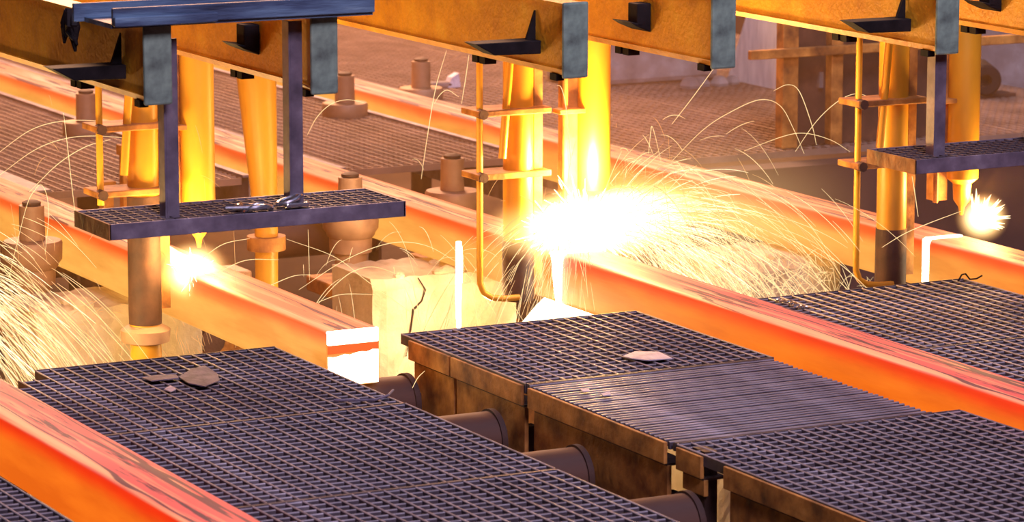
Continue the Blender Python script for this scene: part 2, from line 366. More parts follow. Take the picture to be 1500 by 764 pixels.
# ------------------------------------------------------------------ rollers in the channel of billet B and under the others
def roller(i, y, label):
    x = S*i; r = .085
    root = thing('table_roller', (x, y, -.17), label, 'roller', 'rollers of the strand tables')
    m = MB(); m.tube([(x-.235, y, -.086), (x+.205, y, -.086)], r, 32); m.build('barrel', BARREL, root, smooth=True)
    for s in (-1, 1):
        a = x + (.205 if s > 0 else -.235)
        cr = MB().tube([(a, y, -.086), (a+s*.018, y, -.086)], .092, 32).build('collar', RUSTD, root, smooth=True)
        MB().tube([(a+s*.018, y, -.086), (a+s*.030, y, -.086)], .035, 20).build('journal', RUSTD, cr, smooth=True)
        MB().box(a+s*.030-.008, a+s*.030+.008, y-.05, y+.05, -1.0, -.05).build('bearing_post', RUSTD, root, bevel=.004)
names = ['beside the white-hot billet end', 'second from the white-hot billet end', 'third from the white-hot billet end', 'at the bottom edge of the picture']
for y, n_ in zip((-.14, -.73, -1.27, -1.90), names): roller(1, y, 'rusty roller in the empty channel, ' + n_)
for i, n_ in ((0, 'the red billet at bottom left'), (2, 'the long orange billet'), (3, 'the farthest billet')):
    for y, q in ((-2.3, 'front'), (2.9, 'back')): roller(i, y, '%s roller carrying %s' % (q, n_))
roller(1, 2.9, 'back roller carrying the billet with the white cut end')

# ------------------------------------------------------------------ guide rollers beside the strands
def guide(x, y, label, s=1.0, grp='upright guide rollers'):
    root = thing('guide_roller', (x, y, -1.0), label, 'guide roller', grp)
    c = (x, y, 0)
    pn = MB().lathe([(.045*s, .285), (.047*s, .16)][::-1], c).build('pin', ROLL, root, smooth=True)
    MB().lathe([(.02*s, .285), (.034*s, .288), (.034*s, .297), (.02*s, .303)], c).build('pin_cap', RUSTD, pn, smooth=True)
    MB().lathe([(.080*s, .0), (.082*s, .055), (.090*s, .062), (.094*s, .075), (.106*s, .090), (.108*s, .150), (.102*s, .158), (.05*s, .159)], c).build('disc', ROLL, root, smooth=True)
    MB().lathe([(.060*s, -.10), (.062*s, .001)], c).build('neck', ROLL, root, smooth=True)
    MB().box(x-.13, x+.13, y-.13, y+.13, -.16, -.10).build('base_plate', RUST, root, bevel=.008)
    MB().lathe([(.05, -1.0), (.05, -.16)], c, 14).build('pedestal', RUSTD, root, smooth=True)
    return root
guide(1.02, 1.93, 'stout guide roller left of the hanging platform, near the left edge')
guide(2.32, 2.02, 'guide roller partly hidden behind the right end of the left platform')
guide(2.88, 2.28, 'pale guide roller standing beyond the orange billet, left of the J-hook')
guide(2.32, 4.83, 'rust-red guide roller under the dark bracket of the leftmost beam')
guide(3.62, 4.89, 'rust-red guide roller just right of the second beam end plate')
guide(4.18, 5.23, 'rust-red guide roller standing alone behind the farthest billet')
guide(.80, 1.97, 'guide roller cut off by the left edge of the picture')

# ------------------------------------------------------------------ concrete piers under the cutting positions
def pier(x0, x1, y, label, crack=None, seed=1):
    r_ = random.Random(seed); root = thing('concrete_pier', ((x0+x1)/2, y+.35, -1.0), label, 'pier', 'concrete piers under the billets')
    m = MB(); nx, nz = 26, 26
    def rough(u, v): return .008*math.sin(9*u+seed)+.006*math.sin(19*v+seed*2)*math.cos(11*u)+r_.uniform(-.0025, .0025)
    vs_ = []; z1 = -.012
    for j in range(nz+1):
        for k in range(nx+1):
            u, v = k/nx, j/nz; xx = x0+(x1-x0)*u; zz = -1+(z1+1)*v
            e = max(0, .05-(xx-x0))*.6 + max(0, v-.97)*.9
            vs_.append((xx, y + rough(u, v) + e, zz + (r_.uniform(-.004, .002) if j == nz else 0)))
    n0 = (nx+1)*(nz+1)
    fs = [(j*(nx+1)+k, j*(nx+1)+k+1, (j+1)*(nx+1)+k+1, (j+1)*(nx+1)+k) for j in range(nz) for k in range(nx)]
    top = nz*(nx+1)
    for k in range(nx+1): vs_.append((x0+(x1-x0)*k/nx, y+.38, z1 + r_.uniform(-.004, .006)))
    for k in range(nx+1): vs_.append((x0+(x1-x0)*k/nx, y+.38, -1))
    fs += [(top+k, top+k+1, n0+k+1, n0+k) for k in range(nx)]
    fs += [(n0+k, n0+k+1, n0+nx+1+k+1, n0+nx+1+k) for k in range(nx)]
    fs += [tuple([j*(nx+1) for j in range(nz, -1, -1)] + [n0+nx+1, n0]), tuple([j*(nx+1)+nx for j in range(nz+1)] + [n0+nx, n0+2*nx+1])]
    m.add(vs_, fs); m.build('pier_block', CONC, root)
    if crack:
        c = MB(); c.tube([(cx_, y-.003, cz) for cx_, cz in crack], [.002, .004, .003, .005, .003, .002][:len(crack)], 5)
        c.build('crack', DARK, root)
    for k in range(9):
        q = r_.uniform(.02, .05); xx = r_.uniform(x0, x1); yy = y - r_.uniform(-.02, .03) ; zz = -.012
        if k % 2: yy = y + r_.uniform(.05, .3)
        lump = MB(); lump.lathe([(q*.8, -.01), (q, .01*q/.03), (q*.7, .6*q), (q*.25, .8*q)], (xx, max(yy, y+.05), zz), 7)
        lump.build('slag_lump', CONC, root)
    return root
pier(.86, 1.46, 1.42, 'beige concrete pier below the left hanging platform, sparks raining on it', seed=3)
pier(2.16, 2.74, 1.46, 'cracked pale concrete pier behind the middle grating, lit by molten metal', crack=[(2.33, -.012), (2.36, -.06), (2.345, -.10), (2.31, -.13), (2.30, -.20), (2.28, -.30)], seed=5)
pier(3.40, 3.96, 1.16, 'orange-lit concrete pier behind the spark shower on the right', seed=8)
pier(-.44, .16, 1.42, 'concrete pier at the left edge behind the spark rain', seed=9)
# pit machinery seen between the piers
def pitgear(x, y, label):
    root = thing('pit_support', (x, y, -1.0), label, 'support')
    bd = MB().box(x-.16, x+.16, y-.12, y+.12, -1.0, -.22).build('body', RUST, root, bevel=.02)
    MB().box(x-.20, x+.20, y-.15, y+.15, -.22, -.17).build('cap_plate', RUST, root, bevel=.01)
    MB().tube([(x-.1, y-.16, -.3), (x-.1, y-.12, -.3)], .05, 14).build('boss', RUSTD, bd, smooth=True)
    MB().box(x+.02, x+.10, y-.08, y+.08, -.17, -.06).build('lug', ROLL, root, bevel=.012)
pitgear(2.64, 2.02, 'rusty support block below the guide roller by the left platform')
pitgear(1.86, 2.2, 'rusty support block between the two middle strands in the pit')
pitgear(.55, 2.2, 'rusty support block at the left behind the spark rain')
pitgear(3.2, 2.2, 'rusty support block hidden behind the main spark shower')

# ------------------------------------------------------------------ overhead beams
def beam(x0, label, arm=True, y1=8.0):
    root = thing('overhead_beam', (x0+.0375, -1.0, 1.035), label, 'beam', 'yellow overhead beams')
    zb, zt = 1.035, 1.245
    MB().box(x0+.006, x0+.069, -.985, y1, zb+.008, zt-.008).build('box_web', YEL, root)
    MB().prism([(x0-.003, zb+.018), (x0+.010, zb), (x0+.065, zb), (x0+.078, zb+.018)], 'y', -.985, y1).build('bottom_flange', YEL, root)
    MB().box(x0, x0+.075, -.985, y1, zt-.009, zt).build('top_flange', YEL, root)
    MB().box(x0-.004, x0+.079, -1.0, -.985, zb-.008, zt+.004).build('end_plate', GREEN, root, bevel=.006)
    MB().box(x0+.004, x0+.03, -.94, -.90, zb-.02, zb).build('stop_block', DARK, root)
    if arm:
        a = MB(); a.prism([(x0+.002, 1.085), (x0+.002, 1.125), (x0-.215, 1.125), (x0-.150, 1.088)], 'y', -.85, -.77)
        ba = a.build('bracket_arm', DARK, root, bevel=.003)
        g = MB(); g.prism([(x0-.03, 1.12), (x0+.002, 1.12), (x0+.002, 1.21)], 'y', -.815, -.803); g.build('gusset', DARK, ba)
    else:
        h = MB(); h.box(x0-.045, x0+.004, -.62, -.56, 1.12, 1.19); h.prism([(x0-.045, 1.12), (x0+.004, 1.10), (x0+.004, 1.125), (x0-.07, 1.135)], 'y', -.62, -.50)
        h.build('bracket_hook', DARK, root, bevel=.004)
    for yy in (-.45, -.40):
        MB().box(x0+.01, x0+.05, yy-.018, yy+.018, zb-.022, zb).build('bottom_clip', DARK, root)
    return root
beam(.315, 'leftmost yellow beam, dark rag hanging on it')
beam(.815, 'second yellow beam from the left, carrying the left platform post', False)
beam(1.615, 'third yellow beam from the left with a dark bracket under its end')
beam(2.115, 'fourth yellow beam from the left, over the main flare', False)
beam(2.915, 'fifth yellow beam from the left, above the right platform')
beam(3.415, 'yellow beam in the top right corner', False)
# blue-grey channel lying across the two left beams
root = thing('cross_channel', (.6, -1.0, 1.245), 'blue-grey steel channel lying across the two left beams', 'channel')
MB().box(.20, .98, -1.06, -1.045, 1.258, 1.305).build('front_flange', BLUE, root, bevel=.003)
MB().box(.20, .98, -1.045, -.84, 1.249, 1.262).build('web', BLUE, root)
MB().box(.17, .98, -.84, -.825, 1.249, 1.30).build('rear_flange', BLUE, root, bevel=.003)
MB().box(.20, .50, -1.075, -1.06, 1.255, 1.282).build('splice_plate', BLUE, root, bevel=.003)
# dark rag on the leftmost beam
m = MB()
for k in range(16):
    a = at(108+random.uniform(-12, 12), 20+random.uniform(-8, 8), -.47); a.x = .302 + random.uniform(-.012, .004)
    l = random.uniform(.05, .10); pts = [a, a+Vector((random.uniform(-.004, .0), random.uniform(-.03, .03), -l*.5)), a+Vector((random.uniform(-.004, .0), random.uniform(-.04, .04), -l))]
    m.tube(pts, [.012, .014, .004], 6)
tag(m.build('hanging_rag', DARK, loc=(.3, -.4, 1.1)), 'charred black rag hanging on the leftmost yellow beam', 'rag')

# ------------------------------------------------------------------ hanging platforms
def platform(x0, x1, posts, label):
    y0, y1, z = -1.0, -.73, .705
    root = thing('hanging_platform', ((x0+x1)/2, y0, .66), label, 'platform', 'platforms hung from the beams')
    MB().box(x0, x1, y0, y0+.006, .662, z+.002).build('front_plate', PURP, root, bevel=.0015)
    MB().box(x0, x1, y1-.006, y1, .662, z+.002).build('rear_plate', PURP, root)
    MB().box(x0-.001, x0+.005, y0, y1, .662, z+.002).build('end_plate', RUST, root)  # rust orange puts the warm light on this end into its colour
    MB().box(x1-.005, x1+.001, y0, y1, .662, z+.002).build('end_plate', PURP, root)
    nx = round((x1-x0)/.034); ny = 7
    me = MB().box(-.002, .002, 0, y1-y0-.012, 0, .03).mesh('bearing_bar', BAR)
    for k in range(1, nx): inst('bearing_bar', me, root, (x0+(x1-x0)*k/nx-ORG[root].x, y0+.006-ORG[root].y, z-.03-ORG[root].z))
    me = MB().box(x0+.005-ORG[root].x, x1-.005-ORG[root].x, -.003, .003, 0, .012).mesh('cross_bar', BAR)
    for k in range(1, ny): inst('cross_bar', me, root, (0, (y1-y0)*k/ny, z-.0115-ORG[root].z))
    for px_, hi, yy in posts:
        a = MB(); a.box(px_, px_+.006, yy, yy+.045, z-.02, hi); a.box(px_+.006, px_+.042, yy, yy+.006, z-.02, hi)
        a.build('angle_post', PURP, root, bevel=.001)
    return root
platform(.20, 1.10, [(.394, 1.20, -.93), (.772, 1.23, -.93)], 'left hanging platform with a bright shackle lying on it')
platform(2.84, 3.74, [(2.955, 1.04, -.93), (3.35, 1.2, -.93)], 'right hanging platform with one end lit orange')

# bright shackle and pin on the left platform
root = thing('shackle', (.68, -.92, .707), 'bright metal shackle lying on the left hanging platform', 'shackle')
c = Vector((.66, -.945, .716))
MB().tube([c+Vector((.05*math.cos(a), .035*math.sin(a), .004*math.sin(3*a))) for a in [math.radians(40+280*k/16) for k in range(17)]], .008, 8).build('bow', CHROME, root, smooth=True)
MB().tube([c+Vector((.02, -.03, 0)), c+Vector((-.10, -.015, .004))], .007, 8).build('pin', CHROME, root, smooth=True)
c2 = c + Vector((.10, -.005, 0))
MB().tube([c2+Vector((.035*math.cos(a), .022*math.sin(a), .012+.010*math.cos(a))) for a in [math.radians(360*k/16) for k in range(17)]], .006, 8).build('link', CHROME, root, smooth=True)
MB().box(c2.x-.02, c2.x+.05, c2.y-.03, c2.y-.012, .708, .722).build('tongue', CHROME, root, bevel=.004)

# ------------------------------------------------------------------ cutting torches
def torch(i, y, label, dx=.10, foot=False, shade_top=.22):
    x = S*i; cx_, cy_ = x-.2, y
    root = thing('cutting_torch', (x-.2, y, -1.0), label, 'cutting torch', 'torch machines over the strands')
    zl = -.62 if foot else .02
    MB().lathe([(.053, zl), (.053, 1.5)], (cx_, cy_, 0), 28).build('main_column', YELC, root, smooth=True)
    MB().lathe([(.0555, .0 if foot else .01), (.0565, .03), (.0555, shade_top)], (cx_, cy_, 0), 28).build('shade_sleeve', RUSTD, root, smooth=True)  # dark sleeve paints in the shade on the column's lower end
    if foot: MB().lathe([(.05, -.03), (.082, -.02), (.085, .02), (.06, .035)], (cx_, cy_, -.04), 24).build('base_ring', ROLL, root, smooth=True)
    if foot: MB().lathe([(.10, -1.0), (.10, -.62)], (cx_, cy_, 0), 20).build('foot', RUSTD, root, smooth=True)
    MB().box(cx_+.052, cx_+.085, cy_-.02, cy_+.03, .05, 1.5).build('side_rail', RUST, root)
    # gas lines with clamps
    rx, ry = cx_-.125, cy_-.02
    rx -= .035
    hk = [(rx, ry, 1.5), (rx, ry, .42 if foot else .15)] + ([] if foot else [(rx, ry-.002, .085), (rx+.012, ry-.006, .05), (rx+.04, ry-.012, .032), (rx+.085, ry-.02, .026), (rx+.14, ry-.028, .028)])
    MB().tube(hk, .0115, 10).build('hook_rod', YELC, root, smooth=True)
    MB().tube([(cx_-.045, cy_-.055, 1.05), (cx_-.085, cy_-.045, .52)], .014, 10).build('slanted_pipe', YELC, root, smooth=True)
    for zc in (.68, .46):
        cl = MB().box(rx-.03, cx_+.095, cy_-.07, cy_+.065, zc-.010, zc+.012).build('clamp', RUST, root, bevel=.004)
        MB().tube([(rx-.01, ry-.055, zc), (rx-.01, ry-.02, zc)], .018, 8).build('clamp_bolt', RUSTD, cl)
    # torch column over the far half of the billet
    tx, ty = x+dx, y+.0
    MB().lathe([(.006, .245), (.012, .275), (.03, .30), (.034, .36), (.058, .38), (.058, 1.5)], (tx, ty, 0), 28).build('torch_barrel', YELC, root, smooth=True)
    MB().box(tx-.105, tx-.05, ty+.02, ty+.07, .30, 1.5).build('barrel_rail', RUST, root)
    MB().tube([(tx-.12, ty-.01, 1.5), (tx-.12, ty-.01, .30)], .010, 8).build('gas_pipe', RUST, root, smooth=True)
    MB().box(tx-.15, tx+.0, ty-.03, ty+.03, .655, .672).build('barrel_clamp', RUST, root, bevel=.003)
    MB().box(cx_-.15, tx+.12, y-.08, y+.10, 1.5, 1.6).build('crosshead', YEL, root, bevel=.01)
    return root
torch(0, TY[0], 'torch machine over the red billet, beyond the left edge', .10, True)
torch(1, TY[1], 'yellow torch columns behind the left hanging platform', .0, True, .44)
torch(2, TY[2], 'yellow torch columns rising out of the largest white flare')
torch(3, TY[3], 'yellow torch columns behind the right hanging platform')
# parked brace column and guide posts behind the left platform
bq = at(392, 600, 1.55); root = thing('brace_column', (bq.x, 1.55, -1.0), 'slightly tilted yellow brace column behind the left platform', 'column')
MB().tube([at(392, 600, 1.55), at(390, 330, 1.55), at(372, 60, 1.55), at(368, -60, 1.55)], [.040, .042, .078, .08], 20).build('tube', YELC, root, smooth=True)
bc = at(390, 345, 1.55); MB().lathe([(.07, -.05), (.07, .0)], bc, 20).build('collar', RUST, root, smooth=True)
for px_, lab in ((156, 'short rusty post between guide roller and left torch columns'), (186, 'thin dark post left of the left torch columns')):
    a = at(px_, 290, 2.2)
    root = thing('guide_post', (a.x, a.y, -1.0), lab, 'post')
    MB().box(a.x-.022, a.x+.022, a.y-.02, a.y+.02, -1.0, .30 if px_ == 156 else .42).build('shaft', RUST, root, bevel=.004)
    MB().box(a.x-.03, a.x+.03, a.y-.028, a.y+.028, .27 if px_ == 156 else .40, .31 if px_ == 156 else .44).build('cap', RUST, root, bevel=.004)

# ------------------------------------------------------------------ background equipment
root = thing('steel_frame', (5.2, 3.1, ZG), 'brown steel frame with dark panel in the right background', 'frame')
for xx, t in ((4.88, .04), (5.12, .03), (5.75, .04)): MB().box(xx-t, xx+t, 3.0, 3.06, ZG, 1.3).build('upright', RUST, root, bevel=.004)
MB().box(4.66, 6.1, 2.97, 3.0, .50, .54).build('rail', RUST, root, bevel=.004)
MB().box(4.92, 5.72, 3.05, 3.09, ZG, 1.3).build('panel', RUSTD, root)
MB().box(5.05, 5.07, 3.035, 3.05, .35, .42).build('handle', CHROME, root)
m = MB(); m.prism([(4.62, ZG), (5.24, ZG), (5.06, .44), (4.62, .44)], 'x', 5.90, 6.0)
tag(m.build('fibre_slab', BRICKW, loc=(5.95, 4.9, ZG)), 'pale trapezoid slab leaning in the background right of centre', 'slab')
m = MB(); m.box(5.05, 5.86, 5.25, 5.6, ZG, .9)
tag(m.build('concrete_block', CONCG, bevel=.03, loc=(5.4, 5.4, ZG)), 'grey concrete block at the back, above the main flare', 'block')
root = thing('rubble', (5.7, 5.05, ZG), 'small grey rubble heap beside the pale slab', 'rubble')
for k in range(4):
    q = random.uniform(.03, .06); MB().lathe([(q, 0), (q*1.05, q*.3), (q*.6, q*.9), (q*.2, q)], (5.55+.09*k, 5.05+random.uniform(-.05, .05), ZG), 6).build('chunk', CONCG, root)
a = at(655, 105, 5.6); 
root = thing('broken_casting', (a.x, a.y, ZG), 'small pale metal scrap lying behind the lone rust-red guide roller', 'scrap')
MB().box(a.x-.10, a.x+.02, a.y-.03, a.y+.03, ZG, ZG+.03).build('bar', CONCG, root, bevel=.01)
MB().prism([(a.x-.01, ZG), (a.x+.06, ZG), (a.x+.05, ZG+.07), (a.x+.01, ZG+.05)], 'y', a.y-.03, a.y+.02).build('lug', PAPER, root)
root = thing('spare_roll', (6.62, 4.0, ZG), 'dark hollow steel roll lying in the right background', 'roll')
prof = [(.03, 0), (.03, -.001), (.070, -.001), (.074, .01), (.074, .22), (.03, .22)]
m = MB()
n = 24; vs_ = []; ax = Vector((-.45, -.89, 0)).normalized(); u = ax.orthogonal().normalized(); v = ax.cross(u); c = Vector((6.66, 4.1, ZG+.088))
for r, z in [(.03, .02), (.03, .11), (.066, .11), (.076, .10), (.076, -.15), (.0, -.15)]:
    for k in range(n):
        b_ = 2*math.pi*k/n; vs_.append(c + ax*z + (u*math.cos(b_)+v*math.sin(b_))*r)
m.add(vs_, [(i*n+k, i*n+(k+1)%n, (i+1)*n+(k+1)%n, (i+1)*n+k) for i in range(5) for k in range(n)] + [tuple(range(n))])
m.build('roll_body', DARK, root, smooth=True)
MB().box(6.56, 6.80, 4.02, 4.14, ZG, ZG+.015).build('cradle', RUSTD, root)
m = MB(); m.box(6.75, 9.5, 4.7, 4.9, -.5, 1.6)
tag(m.build('concrete_wall_block', CONCG, loc=(8, 4.8, -.5)), 'grey concrete wall in the top right background', 'wall block')

# ------------------------------------------------------------------ scraps lying on the gratings
def scrap(pts, z, label, mat, lift=.02):
    lift *= .45
    c = Vector((sum(p[0] for p in pts)/len(pts), sum(p[1] for p in pts)/len(pts), 0))
    m = MB(); n = len(pts)
    top = [(px_, py_, z+.006+random.uniform(0, lift)) for px_, py_ in pts]; bot = [(px_, py_, tz-.003) for px_, py_, tz in top]
    cz = z+.006+lift*.6
    m.add(top + bot + [(c.x, c.y, cz), (c.x, c.y, cz-.003)], [(k, (k+1) % n, 2*n) for k in range(n)] + [(n+(k+1) % n, n+k, 2*n+1) for k in range(n)] + [(k, n+k, n+(k+1) % n, (k+1) % n) for k in range(n)])
    return tag(m.build('scrap_sheet', mat, loc=(c.x, c.y, z)), label, 'scrap')
def onz(x, y, z):
    d = FW*FPX + RT*(x-750) - UP*(y-382); t = (z-CAM.z)/d.z; p = CAM + d*t; return (p.x, p.y)
ZT = ZG+.003
scrap([onz(*p, ZT) for p in ((262, 556), (276, 566), (300, 570), (322, 561), (318, 549), (300, 540), (280, 545))], ZT, 'crumpled dull scrap sheet on the left foreground grating', SCRAP)
scrap([onz(*p, ZT) for p in ((208, 556), (222, 562), (262, 558), (258, 552), (222, 553))], ZT, 'thin scrap strip beside the crumpled sheet on the left grating', SCRAP, .012)
scrap([onz(*p, ZT) for p in ((240, 573), (250, 576), (258, 572), (250, 568))], ZT, 'tiny shiny flake below the scrap strip on the left grating', PAPER, .008)
scrap([onz(*p, ZT) for p in ((912, 524), (925, 528), (950, 531), (985, 527), (965, 519), (930, 517))], ZT, 'white scrap sheet on the brown-lit middle grating', PAPER, .012)
scrap([onz(*p, ZT) for p in ((850, 573), (854, 576), (864, 575), (862, 571))], ZT, 'left pale flake on the finely slatted panel', PAPER, .004)
scrap([onz(*p, ZT) for p in ((880, 579), (884, 582), (895, 581), (893, 576))], ZT, 'right pale flake on the finely slatted panel', PAPER, .004)
root = thing('chain_bits', (*onz(1160, 443, ZT), ZT), 'short bits of bright chain on the corner of the right grating', 'chain')
for k in range(7):
    px_, py_ = onz(1143+6*k, 440+2.2*k+random.uniform(-2, 2), ZT); a0 = random.uniform(0, 3)
    MB().tube([(px_+.014*math.cos(a0+t), py_+.009*math.sin(a0+t), ZT+.006+.004*math.sin(t)) for t in [2*math.pi*q/8 for q in range(9)]], .0032, 5).build('link', CHROME, root)
c = Vector((*onz(1412, 411, ZT), ZT))
m = MB(); m.tube([c+Vector((-.025, 0, 0)), c+Vector((-.008, .002, .022)), c+Vector((.006, 0, .024)), c+Vector((.022, -.004, .004)), c+Vector((.05, -.004, .004)), c+Vector((.075, 0, .012))], .003, 6)
tag(m.build('bent_wire', DARK, loc=c), 'bent wire loop on the far edge of the right grating', 'wire')
c = Vector((*onz(555, 585, ZT), ZT)); m = MB()
m.tube([c+Vector((-.13, .03, .006)), c+Vector((-.08, -.01, .008)), c+Vector((-.02, -.02, .006)), c+Vector((.03, .0, .010)), c+Vector((.07, .05, .012))], .004, 6)
tag(m.build('bent_wire', SCRAP, loc=c), 'bent wire by the edge of the left grating above the rollers', 'wire')

# ------------------------------------------------------------------ flames
def sphere_obj(name, mat, parent, c, r, rot=None):
    m = MB(); n = 16; vs_ = []; fs = []
    for j in range(1, 12):
        t = math.pi*j/12
        for k in range(24):
            a = 2*math.pi*k/24; vs_.append((math.sin(t)*math.cos(a), math.sin(t)*math.sin(a), math.cos(t)))
    vs_ += [(0, 0, 1), (0, 0, -1)]
    fs = [(j*24+k, (j+1)*24+k, (j+1)*24+(k+1) % 24, j*24+(k+1) % 24) for j in range(10) for k in range(24)]
    fs += [(264, k, (k+1) % 24) for k in range(24)] + [(265, 240+(k+1) % 24, 240+k) for k in range(24)]
    m.add(vs_, fs); me = m.mesh(name, mat)
    o = bpy.data.objects.new(name, me); col.objects.link(o); o.parent = parent
    o.location = Vector(c) - origin(parent); o.scale = r
    if rot: o.rotation_euler = rot
    return o
def burst(mb, c, n, lo, hi, dirf, rad):
    for _ in range(n):
        d = dirf(); l = random.uniform(lo, hi); r = rad*random.uniform(.5, 1.2)
        mid = c + d*l*.55 + Vector((random.uniform(-1, 1), random.uniform(-1, 1), random.uniform(-1, 1)))*l*.05
        mb.tube([c, c+d*l*.25, mid, c+d*l], [r*.6, r, r*.6, .0006], 5, caps=False)
def rdir(bias, spread):
    def f():
        v = Vector((random.gauss(0, 1), random.gauss(0, 1), random.gauss(0, 1))).normalized()*spread + Vector(bias); return v.normalized()
    return f
FLW = [(0, (1, .95, .8)), (.35, (1, .86, .55)), (.7, (1, .62, .22)), (1, (1, .4, .1))]
VOLM = flame_vol('flare_gas', 75, FLW, 1.7)
VOLH = flame_vol('glowing_fume', 1.6, [(0, (1, .75, .38)), (.5, (1, .62, .25)), (1, (1, .45, .14))], 1.5)
def lamp(parent, c, power, color, r=.06):
    l = bpy.data.lights.new('flame_light', 'POINT'); l.energy = power; l.color = color; l.shadow_soft_size = r
    o = bpy.data.objects.new('flame_light', l); col.objects.link(o); o.parent = parent; o.location = Vector(c)-origin(parent); return o
WARM = (1, .55, .17)
PWR = 62
# strand A, beyond the left edge
c = Vector((.05, TY[0], .26))
root = thing('cutting_flame', c, 'cutting flame over the red billet, beyond the left edge', 'flame')
sphere_obj('flare', VOLM, root, c, (.16, .10, .09)); lamp(root, c+Vector((0, 0, .05)), PWR*1.3, WARM); lamp(root, Vector((.55, .75, .10)), 46, (1, .62, .24), .12)
m = MB(); burst(m, c, 40, .05, .14, rdir((.6, 0, .2), .9), .012); m.build('flame_tongues', SPARKH, root)
# strand B, spiky ball
c = at(283, 397, .93)
root = thing('cutting_flame', c, 'small spiky white flame on the billet below the left platform', 'flame')
m = MB(); burst(m, c, 80, .03, .095, rdir((0, -.1, .10), 1), .010); m.build('flame_tongues', SPARKH, root)
sphere_obj('flare', VOLM, root, c, (.14, .11, .115)); lamp(root, c+Vector((0, -.08, .08)), PWR*.42, WARM)
m = MB()
for k in range(12):
    a = c + Vector((random.uniform(-.02, .02), .02, random.uniform(-.0, .03))); m.tube([a, a+Vector((-.02+random.uniform(-.02, .02), .16, .012)), a+Vector((random.uniform(-.05, .02), .28, .03))], [.010, .006, .001], 5)
m.build('flame_tail', SPARKH, root)
# strand C, the largest flare
c = Vector((2.63, .74, .265))
root = thing('cutting_flame', c, 'largest white flare, where the long orange billet is cut', 'flame')
sphere_obj('flare', VOLM, root, c+Vector((.0, .0, .0)), (.42, .20, .15)); sphere_obj('flare', VOLM, root, c+Vector((.20, .05, .02)), (.32, .17, .12))
sphere_obj('fume', VOLH, root, c+Vector((.45, .0, .0)), (.80, .40, .34))
m = MB(); burst(m, c, 160, .06, .20, rdir((.3, -.1, .1), .9), .006)
burst(m, c+Vector((-.12, -.02, -.02)), 60, .05, .18, rdir((-.5, -.3, .1), .9), .004); m.build('flame_tongues', MOLTEN, root)
lamp(root, c+Vector((-.02, -.07, .19)), PWR*1.7, WARM, .08)
# strand D, torn flame leaning right
c = at(1432, 325, .40)
root = thing('cutting_flame', c, 'torn white flame at the right edge behind the hanging platform', 'flame')
m = MB(); burst(m, c, 60, .05, .125, rdir((.6, -.25, .6), .8), .013); m.build('flame_tongues', SPARKH, root)
sphere_obj('flare', VOLM, root, c+Vector((.02, 0, .015)), (.11, .09, .10)); lamp(root, c+Vector((0, -.05, .1)), PWR*.5, WARM)

# molten streams and splash below the cut of billet C
c = at(672, 420, 1.18); t_, b_ = at(672, 354, 1.18), at(672, 500, 1.18)
m = MB(); m.tube([t_+(b_-t_)*k/8 + Vector((.002*math.sin(k), 0, 0)) for k in range(9)], [.010, .013, .013, .012, .011, .010, .009, .008, .006], 8)
tag(m.build('molten_stream', MOLTENW, smooth=True, loc=c), 'thin white molten stream falling left of the J-hook', 'molten stream')
m = MB(); 
pts = [at(x_, y_, 1.425) for x_, y_ in ((760, 486), (790, 450), (808, 432), (830, 440), (860, 452), (895, 463), (905, 486))]
n = len(pts); m.add([tuple(p) for p in pts] + [(p.x, p.y+.03, p.z) for p in pts], [tuple(range(n)), tuple(range(2*n-1, n-1, -1))] + [(k, n+k, n+(k+1) % n, (k+1) % n) for k in range(n)])
so = m.build('slag_splash', MOLTEN, loc=pts[0])
lamp(so, Vector((2.30, .95, -.10)), 26, (1, .66, .28), .05)
tag(so, 'white-hot slag splash on the pale pier under the main flare', 'slag')

# ------------------------------------------------------------------ sparks
def spark_tube(mb, pts, r):
    m_ = len(pts); rs = [r*(.35 + .65*math.sin(math.pi*min(1, (k+.6)/m_))) for k in range(m_)]
    mb.tube(pts, rs, 3, caps=False)
G = 9.81
def spray(mb, n, o, jit, az, azs, el, els, v0, v1, tmax, dt0, dt1, r, floor=-.5, stop=None, start=0.0, drag=1.0):
    for _ in range(n):
        a = math.radians(random.gauss(az, azs)); e = math.radians(random.gauss(el, els)); v = random.uniform(v0, v1)
        V = Vector((math.cos(e)*math.cos(a), math.cos(e)*math.sin(a), math.sin(e)))*v
        p0 = Vector(o) + Vector((random.gauss(0, jit[0]), random.gauss(0, jit[1]), random.gauss(0, jit[2])))
        t0 = random.uniform(start, tmax); t1 = t0 + random.uniform(dt0, dt1); pts = []
        for k in range(9):
            t = t0 + (t1-t0)*k/8; tt = (1-math.exp(-drag*t))/drag
            p = p0 + V*tt + Vector((0, 0, -.5*G*t*t))
            if p.z < floor or (stop and stop(p)): break
            pts.append(p)
        if len(pts) > 2: spark_tube(mb, pts, r*random.uniform(.6, 1.2))
def inD(p): return (p.x > 3.8 and p.z < .19) or p.x > 4.1 or (2.5 < p.x < 2.7 and p.z < .19)
def shower(label, specs, loc):
    for mat_, nm, lst in specs:
        m = MB()
        for a in lst: spray(m, *a)
        o = m.build(nm, mat_, loc=loc); tag(o, label % nm.replace('_', ' '), 'sparks', kind='stuff')
oC = (2.72, .72, .24)
shower('%s of sparks thrown right from the largest flare', [
    (SPARK, 'spark_shower', [(494, oC, (.06, .05, .03), -8, 26, 22, 22, 1.2, 3.6, .34, .05, .13, .0011, -.35, inD),
                             (306, oC, (.10, .05, .03), -14, 22, 2, 14, 1.0, 3.2, .30, .04, .10, .0011, -.35, inD)]),
    (SPARKH, 'hot_spark_shower', [(353, oC, (.06, .04, .02), -10, 22, 12, 16, 1.2, 3.4, .16, .03, .08, .0012, -.35, inD)]),
    (SPARKD, 'cool_spark_shower', [(306, oC, (.08, .05, .03), -5, 35, 40, 20, 1.2, 3.2, .45, .06, .14, .0010, -.35, inD)])], oC)
